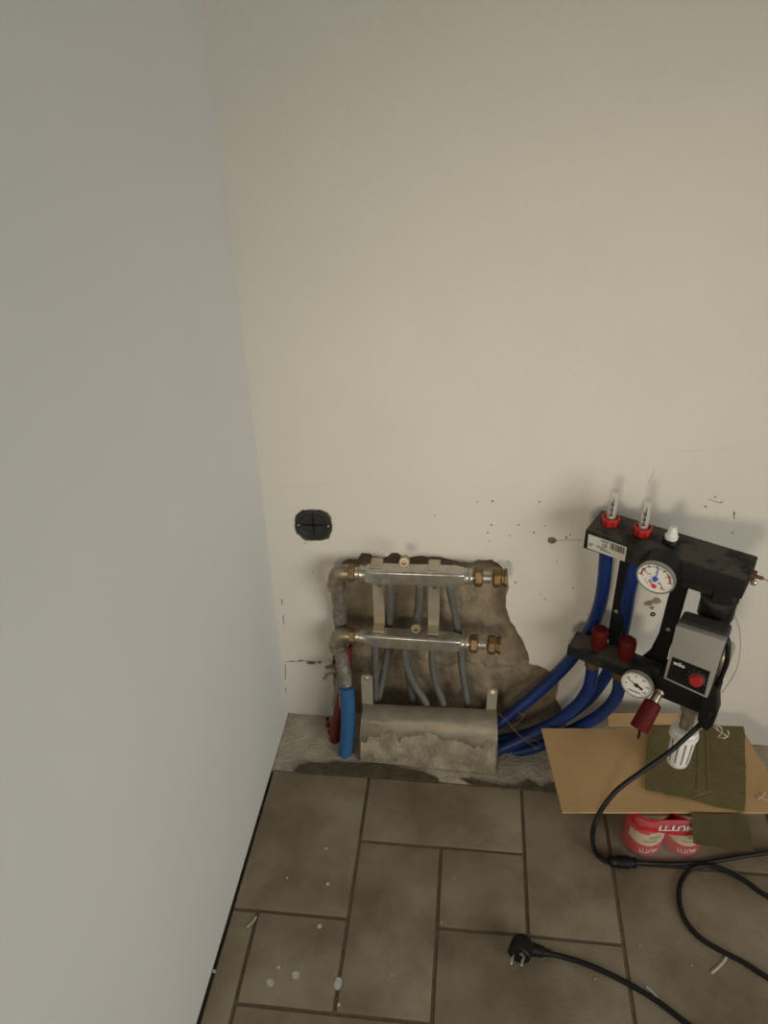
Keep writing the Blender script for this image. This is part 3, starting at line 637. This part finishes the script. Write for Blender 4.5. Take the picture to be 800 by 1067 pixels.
bm = B(); lathe(bm, kc, UB, [(0, .0135), (.003, .0132), (.0035, .0112)], 24); obj('knob_ring', bm, 'darkgrey', fp)
bm = B(); lathe(bm, kc, UB, [(.002, .0112), (.009, .0107), (.011, .0096), (.0115, .0005)], 24); kn = obj('knob', bm, 'knobred', fp, label='red control knob')
bm = B()
for k in range(9):
    t_ = math.radians(-30 + k * 30); d = rx * math.cos(t_) + ru * math.sin(t_); s = UB.cross(d); q = kc + d * .0150 + UB * .0002; prism(bm, [q - s * .0005, q + s * .0005, q + d * .0018 + s * .0005, q + d * .0018 - s * .0005], UB * .0004)
obj('dial_marks', bm, 'inkgrey', fp, smooth=False)
# union between top bar and pump
bm = B(); lathe(bm, L(.230, -.038, .572), -UZ, [(0, .0215), (.038, .0215), (.038, .0275), (.040, .029), (.082, .029), (.086, .026), (.10, .022)], 10); un = obj('union_nut', bm, 'blackplastic', pu)
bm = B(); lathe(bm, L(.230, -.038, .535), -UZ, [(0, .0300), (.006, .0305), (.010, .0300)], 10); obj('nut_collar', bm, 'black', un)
# terminal box and its lead
bm = B(); p = [UP(740, 700, -.01), UP(751, 705, -.01), UP(751.5, 733, -.01), UP(747, 746, -.01), UP(741, 751, -.01), UP(733, 746, -.01), UP(731, 738, -.01)]; prism(bm, p, UB * .030); bev(bm, .003, 2); obj('terminal_box', bm, 'blackplastic', pump)
bm = B(); tube(bm, spline([UP(757, 664, .012), UP(758.5, 672, .016), UP(757, 690, .018), UP(752, 704, .014), UP(747, 716, .010)], 8), .0042, 10); obj('motor_lead', bm, 'rubber', pump)
bm = B(); tube(bm, spline([UP(765, 640, -.04), UP(770, 655, -.04), UP(771, 678, -.045), UP(766, 700, -.05), UP(752, 722, -.05)], 10), .0006, 6); obj('sensor_wire', bm, 'inkgrey', pu)
# drain valve with red cap at the foot of the bar
a0 = UP(686, 722, .0); a1 = UP(667, 757, .050); d = (a1 - a0).normalized()
bm = B(); lathe(bm, a0 - d * .012, d, [(0, .0125), (.012, .0125), (.014, .0085), (.034, .0082)], 12); dv = obj('drain_valve', bm, 'brasspale', bot)
bm = B(); ln = (a1 - a0).length; lathe(bm, a0 + d * .018, d, [(0, .012), (.003, .0160), (.010, .0165), (ln - .014, .0174), (ln - .012, .0165), (ln - .0115, .001)], 24); obj('red_cap', bm, 'redcap', dv, label='dark red cap on drain valve')
bm = B(); tube(bm, spline([a1, a1 + Vector((0, -.002, -.012)), a1 + Vector((.001, 0, -.03))], 5), .0025, 8); obj('cap_strap', bm, 'blackplastic', dv)
# white thermostatic head
h0 = UP(719, 738, -.028); h1 = UP(704.5, 797, -.004); d = (h1 - h0).normalized(); ln = (h1 - h0).length
bm = B(); lathe(bm, h0 - d * .01, d, [(0, .017), (.018, .017), (.020, .0125), (ln * .42, .0125)], 6); tv = obj('valve_insert', bm, 'brasspale', bot)
bm = B(); s0 = ln * .33
lathe(bm, h0, d, [(s0, .014), (s0 + .002, .0235), (s0 + .006, .0250), (s0 + .008, .0230), (s0 + .010, .0230), (s0 + .012, .0265), (s0 + .018, .0265), (s0 + .020, .0240), (ln - .016, .0205), (ln - .006, .0185), (ln - .001, .013), (ln + .001, .006), (ln + .0014, .0005)], 32); th = obj('thermostatic_head', bm, 'whiteplastic', tv, label='white slotted thermostatic head')
bm = B(); xx, yy, _ = frame(d)
for k in range(12):
    an = k / 12 * 6.283; r_ = xx * math.cos(an) + yy * math.sin(an); s = d.cross(r_); pa = h0 + d * (s0 + .0225) + r_ * .0234; pb = h0 + d * (ln - .017) + r_ * .0204
    prism(bm, [pa - s * .0017, pa + s * .0017, pb + s * .0012, pb - s * .0012], r_ * .0008)
obj('grip_slot', bm, 'inkgrey', th, smooth=False)
# loose sealing strands at the foot of the terminal box
bm = B()
for P in ([(727, 762), (735, 756), (741, 755), (748, 760)], [(741, 753), (744, 758), (750, 757), (752, 763), (748, 768)], [(748, 768), (755, 769), (759, 765), (758, 761)], [(744, 755), (748, 752), (746, 759), (753, 764), (758, 768)]):
    tube(bm, spline([UP(x, y, .004 + .012 * math.sin(x)) for x, y in P], 8), .0009, 6)
obj('sealing_strand', bm, 'hemp', pu)

# wall plugs seen between the rails
for x, y, lb_ in ((628.5, 635.5, 'dark wall plug in the plaster beside the left rail of the pump unit'), (680, 640, 'dark wall plug below the large gauge of the pump unit')):
    bm = B(); c = W(x, y, YW); lathe(bm, c + Vector((0, .003, 0)), (0, -1, 0), [(0, .0052), (.004, .0052), (.0045, .004), (.0045, .0024), (.001, .002)], 14); tag(obj('wall_plug', bm, 'blackplastic'), lb_, 'wall plug', 'wall plugs')

# ================================================================== CANS, FILM, CARDBOARD
ZS = .1155
ca, sa = math.cos(math.radians(5.2)), math.sin(math.radians(5.2)); KX = Vector((ca, sa, 0)); KY = Vector((-sa, ca, 0))
CR, CH = .0365, .109
c1 = F(673, 893.5, 0) + KY * (CR + .001); c2 = c1 + KX * (CR * 2 + .001)
def can(c, lab_, turn):
    c = Vector((c.x, c.y, .0012)); t = thing('tomato_can', lab_, 'can', c, 'cans in the film pack')
    bm = B(); lathe(bm, c, UZ, [(0, CR - .003), (.0005, CR), (.004, CR), (.005, CR - .001), (CH - .005, CR - .001), (CH - .004, CR), (CH - .0005, CR), (CH, CR - .003)], 40); obj('tin_body', bm, 'tin', t)
    def wrapf(z, lift=.0):
        r = CR + .0008 + lift
        return lambda x, y: c + Vector((math.sin(turn + x / r) * r, -math.cos(turn + x / r) * r, z + y))
    def band(name, z0, z1, m, lift):
        bm = B(); r = CR - .0006 + lift; n = 40; a = [bm.verts.new(c + Vector((r * math.cos(k / n * 6.2832), r * math.sin(k / n * 6.2832), z0))) for k in range(n)]; b = [bm.verts.new(v.co + UZ * (z1 - z0)) for v in a]
        for k in range(n): bm.faces.new((a[k], a[(k + 1) % n], b[(k + 1) % n], b[k]))
        return obj(name, bm, m, t)
    lbp = band('paper_label', .005, CH - .001, 'canred', .0016)
    # cream field with a slanting lower edge
    bm = B(); r = CR + .0014; n = 30; lo_, up_ = [], []
    for k in range(n + 1):
        an = turn - 1.15 + 2.3 * k / n; zz = .034 + .010 * (k / n - .5) ** 2 * 4
        lo_.append(bm.verts.new(c + Vector((math.sin(an) * r, -math.cos(an) * r, zz)))); up_.append(bm.verts.new(c + Vector((math.sin(an) * r, -math.cos(an) * r, .066 + (.006 if k > n * .45 else 0)))))
    for k in range(n): bm.faces.new((lo_[k], lo_[k + 1], up_[k + 1], up_[k]))
    obj('cream_field', bm, 'cream', t)
    f180 = lambda g: (lambda x, y: g(-x, -y))
    text('lettering', 'MUTTI', .012, 'inkwhite', t, None, None, None, wrap=f180(wrapf(.020, .0012)), fit=(.034, .0115))
    bm = B(); g = wrapf(.0475, .0012)
    for k in range(8):
        x = -.013 + k * .0032; w_ = .0024 if k % 3 else .0018; h = .0034
        bm.faces.new([bm.verts.new(g(*q)) for q in ((x, -h / 2), (x + w_, -h / 2), (x + w_, h / 2), (x, h / 2))])
    obj('small_print', bm, 'inkgrey', t)
    bm = B(); g = wrapf(.058, .0010)
    for k in range(7):
        x = -.004 + k * .0034; w_ = .0022; h = .009
        bm.faces.new([bm.verts.new(g(*q)) for q in ((x, -h / 2), (x + w_, -h / 2), (x + w_, h / 2), (x, h / 2))])
    obj('green_print', bm, 'green', t)
    return t
can(c1, 'left tomato can standing upside down under the cardboard, red and cream label', .12)
can(c2, 'right tomato can standing upside down, partly behind the hanging olive cardboard', .05)
# shrink film round both cans
t = thing('shrink_wrap', 'clear shrink film with red printed band around the two tomato cans', 'film', Vector(((c1.x + c2.x) / 2, (c1.y + c2.y) / 2, 0)))
def film_ring(r, n=14):
    out = []
    for k in range(n + 1): an = math.pi / 2 + math.pi * k / n; out.append(c1 + (KX * math.cos(an) + KY * math.sin(an)) * r)
    for k in range(n + 1): an = -math.pi / 2 + math.pi * k / n; out.append(c2 + (KX * math.cos(an) + KY * math.sin(an)) * r)
    return out
bm = B(); prev = None; LV = ((.0008, CR + .001), (.02, CR + .0022), (.06, CR + .0030), (.10, CR + .0022), (CH + .0018, CR - .0005))
for z, r in LV:
    ring = [bm.verts.new(Vector((p.x, p.y, z)) + Vector((noise.noise(p * 60 + UZ * z * 50), noise.noise(p * 60 + UZ * (3 + z * 50)), 0)) * .0008) for p in film_ring(r)]
    if prev:
        for k in range(len(ring)): bm.faces.new((prev[k], prev[(k + 1) % len(ring)], ring[(k + 1) % len(ring)], ring[k]))
    prev = ring
obj('clear_film', bm, 'film', t)
bm = B(); n = 26; fr = c1 - KX * CR * 1.05; to = c2 + KX * CR * .75; a, b = [], []
for k in range(n + 1):
    p = fr.lerp(to, k / n); off = (p - c1).dot(KX); rr_ = CR + .0036
    p = p - KY * (rr_ if off > 0 else math.sqrt(max(0, rr_ * rr_ - off * off))); zb = .076 + (.006 * math.sin(k / n * 7) if k > 3 else .01 * (3 - k) / 3)
    a.append(bm.verts.new((p.x, p.y, zb))); b.append(bm.verts.new((p.x, p.y + .004, CH + .002)))
for k in range(n): bm.faces.new((a[k], a[k + 1], b[k + 1], b[k]))
obj('printed_band', bm, 'filmred', t)
mc = c1.lerp(c2, .56) - KY * (CR + .0042) + UZ * .093
text('lettering', 'MUTTI', .02, 'inkwhite', t, mc, -KX, -UZ, fit=(.066, .015))

# brown cardboard sheet on the cans
s0 = F(564, 759, ZS + .004); s1 = F(586, 846, ZS + .004); dx = KX; wd_ = .408
def sheet(name, P, z, th, m, label, cat='cardboard', seed=0, amp=.0008, step=.02, bend=None, group=None):
    q = ragged([(p[0], p[1]) for p in P], step, amp, seed)
    bm = B(); prism(bm, [(p[0], p[1], z) for p in q], (0, 0, th))
    if bend:
        for v in bm.verts: v.co.z += bend(v.co)
    o = obj(name, bm, m, None, smooth=False); tag(o, label, cat, group); return o
P = [s0, s1, s1 + dx * .418, s0 + dx * .405]
sheet('cardboard_sheet', P, ZS - .0005, .0045, 'cardboard', 'large flat brown cardboard sheet lying on the tomato cans', seed=1)
bk = [W(633, 756, 1.186), W(700, 756, 1.186)]
bm = B(); z_ = ZS + .0045; pA = F(634, 757, z_) ; pB = F(706, 757, z_)
prism(bm, [pA, pB, pB + Vector((.004, .022, .012)), pA + Vector((-.002, .022, .012))], (0, 0, .0035)); tag(obj('cardboard_strip', bm, 'cardboard', smooth=False), 'narrow brown cardboard strip sticking up behind the large sheet', 'cardboard')
# olive pieces
zo = ZS + .0045
def Fo(x, y, z=zo + .003): p = F(x, y, z); return (p.x, p.y)
sheet('olive_cardboard', [Fo(737, 755), Fo(732, 800), Fo(716, 832), Fo(745, 840), Fo(776, 845), Fo(777, 800), Fo(775, 757)], zo, .003, 'olive', 'lower torn olive green cardboard piece lying at right on the brown sheet', seed=4, amp=.002, step=.006)
sheet('olive_cardboard', [Fo(676, 757, zo + .006), Fo(673, 790, zo + .006), Fo(672, 822, zo + .006), Fo(700, 829, zo + .006), Fo(718, 832, zo + .006), Fo(742, 824, zo + .006), Fo(741, 790, zo + .006), Fo(738, 757, zo + .006)], zo + .0035, .003, 'olive', 'upper torn olive green cardboard piece beneath the white thermostatic head', seed=8, amp=.002, step=.006)
bm = B()
for xx_ in ((728, 726), (735, 737)):
    a = F(xx_[0], 758, zo + .0068); b = F(xx_[1], 823, zo + .0068); tube(bm, [a, a.lerp(b, .5), b], .0009, 6)
bpy.data.objects['olive_cardboard.001']; obj('crease', bm, 'olive', bpy.data.objects['olive_cardboard.001'])
# olive flap hanging over the front edge
e0 = F(719, 846, zo); e1 = F(777, 849, zo); yf = s1.y + dx.y / dx.x * (e0.x - s1.x)
pa = Vector((e0.x, yf - .004, zo + .002)); pb = Vector((e1.x, yf + .002, zo + .002)); d0 = W(722, 879, yf - .030); d1 = W(785, 888, yf - .022)
bm = B(); rowp = None; n = 10
for k in range(n + 1):
    s = k / n; l_ = pa.lerp(d0, s); r_ = pb.lerp(d1, s); row = []
    for i in range(13):
        p = l_.lerp(r_, i / 12); p = p + Vector((0, -.006 * math.sin(s * 3.1), 0)) + (Vector((0, 0, .0035 * noise.noise(p * 160))) if k == n else Vector())
        row.append(bm.verts.new(p))
    if rowp:
        for i in range(12): bm.faces.new((rowp[i], rowp[i + 1], row[i + 1], row[i]))
    rowp = row
bmesh.ops.solidify(bm, geom=bm.faces[:], thickness=.003)
tag(obj('olive_cardboard', bm, 'olive', smooth=False), 'olive green cardboard flap hanging down in front of the right can', 'cardboard')
bm = B(); tube(bm, spline([F(787, 826, zo + .001), F(793, 831, zo + .003), F(799, 834, zo + .001)], 6), .0008, 6); tube(bm, spline([F(789, 833, zo + .001), F(794, 830, zo + .002), F(797, 826, zo + .002)], 6), .0008, 6)
tag(obj('straw_strand', bm, 'hemp'), 'thin pale strand lying on the brown cardboard near the right edge', 'strand')

# ================================================================== POWER CORD
KR = .0045
pc_ = thing('power_cord', 'black power cord running from the pump across the floor to its plug', 'cord', F(640, 897, 0))
def zf(x, y, z=KR): return F(x, y, z)
bm = B(); lead = [UP(745, 738, .012), UP(738, 746, .018), W(727, 757, 1.035), W(714, 769, 1.028), W(698, 783, 1.015), W(670, 803, .985), W(642, 824, .955), W(624, 848, .935), W(617.5, 868, .925)]
lead += [F(619, 884, .016), F(627, 895, .008), F(638, 898, .008)]
tube(bm, spline(lead, 10), KR, 12); obj('lead', bm, 'rubber', pc_)
ca_, cb_ = F(634, 897.5, .012), F(664, 899, .012); d = (cb_ - ca_).normalized(); l_ = (cb_ - ca_).length
bm = B(); lathe(bm, ca_, d, [(0, .0058), (.003, .0095), (.010, .0108), (.013, .0095), (.016, .0118), (l_ * .70, .0118), (l_ * .74, .0095), (l_ * .88, .0085), (l_, .0055)], 12); cpl = obj('coupling', bm, 'rubber', pc_, label='black inline cord coupling')
bm = B()
for k in range(4): lathe(bm, ca_ + d * (l_ * .76 + k * .0028), d, [(0, .0096), (.0014, .0096)], 12)
obj('strain_rib', bm, 'rubber', cpl)
bm = B(); path = [F(660, 898.5, .010), zf(680, 899.5), zf(705, 900), zf(735, 898.5), zf(765, 893.5), zf(800, 888), zf(845, 880), zf(905, 882), zf(925, 905), zf(905, 950), zf(850, 955), zf(800, 934), zf(778, 919), zf(760, 909), zf(745, 903.5, KR * 1.5), zf(731, 902, KR * 1.5), zf(718, 907), zf(709, 920), zf(707.5, 938), zf(713, 957), zf(728, 976), zf(750, 990), zf(775, 1003), zf(800, 1019), zf(850, 1048), zf(880, 1090), zf(840, 1130), zf(780, 1115), zf(715, 1066), zf(680, 1040), zf(645, 1020), zf(612, 1005), zf(590, 998), F(572, 993.5, .008)]
tube(bm, spline(path, 10), KR, 10); obj('cable', bm, 'rubber', pc_)
# plug
a = F(574, 994, .012); b = F(546, 987, .014); d = (b - a).normalized()
bm = B(); lathe(bm, a, d, [(0, .0055), (.012, .0072), (.014, .0095), (.022, .0100), (.032, .0115)], 12); pg_ = obj('plug', bm, 'rubber', pc_, label='black earthed mains plug')
fd = (F(538, 1003, .012) - F(545, 978, .016)); fd.z = .004; fd.normalize()
pcn = F(544.5, 982, .0205)
bm = B(); lathe(bm, pcn, fd, [(-.007, .013), (-.002, .0175), (.010, .0195), (.024, .0195), (.026, .0175), (.026, .001)], 24); obj('plug_body', bm, 'rubber', pg_)
fx = fd.cross(UZ).normalized(); ff = pcn + fd * .026
bm = B()
for s in (-1, 1): lathe(bm, ff + fx * (s * .0085) - UZ * .003 * s, fd, [(-.002, .0024), (.014, .0024), (.017, .0016), (.018, .0003)], 10)
obj('pin', bm, 'steel', pg_)
bm = B(); lathe(bm, ff + fx * -.004 + UZ * .008, fd, [(-.001, .0035), (.0012, .0035), (.0014, .002)], 12); obj('earth_contact', bm, 'steel', pg_)
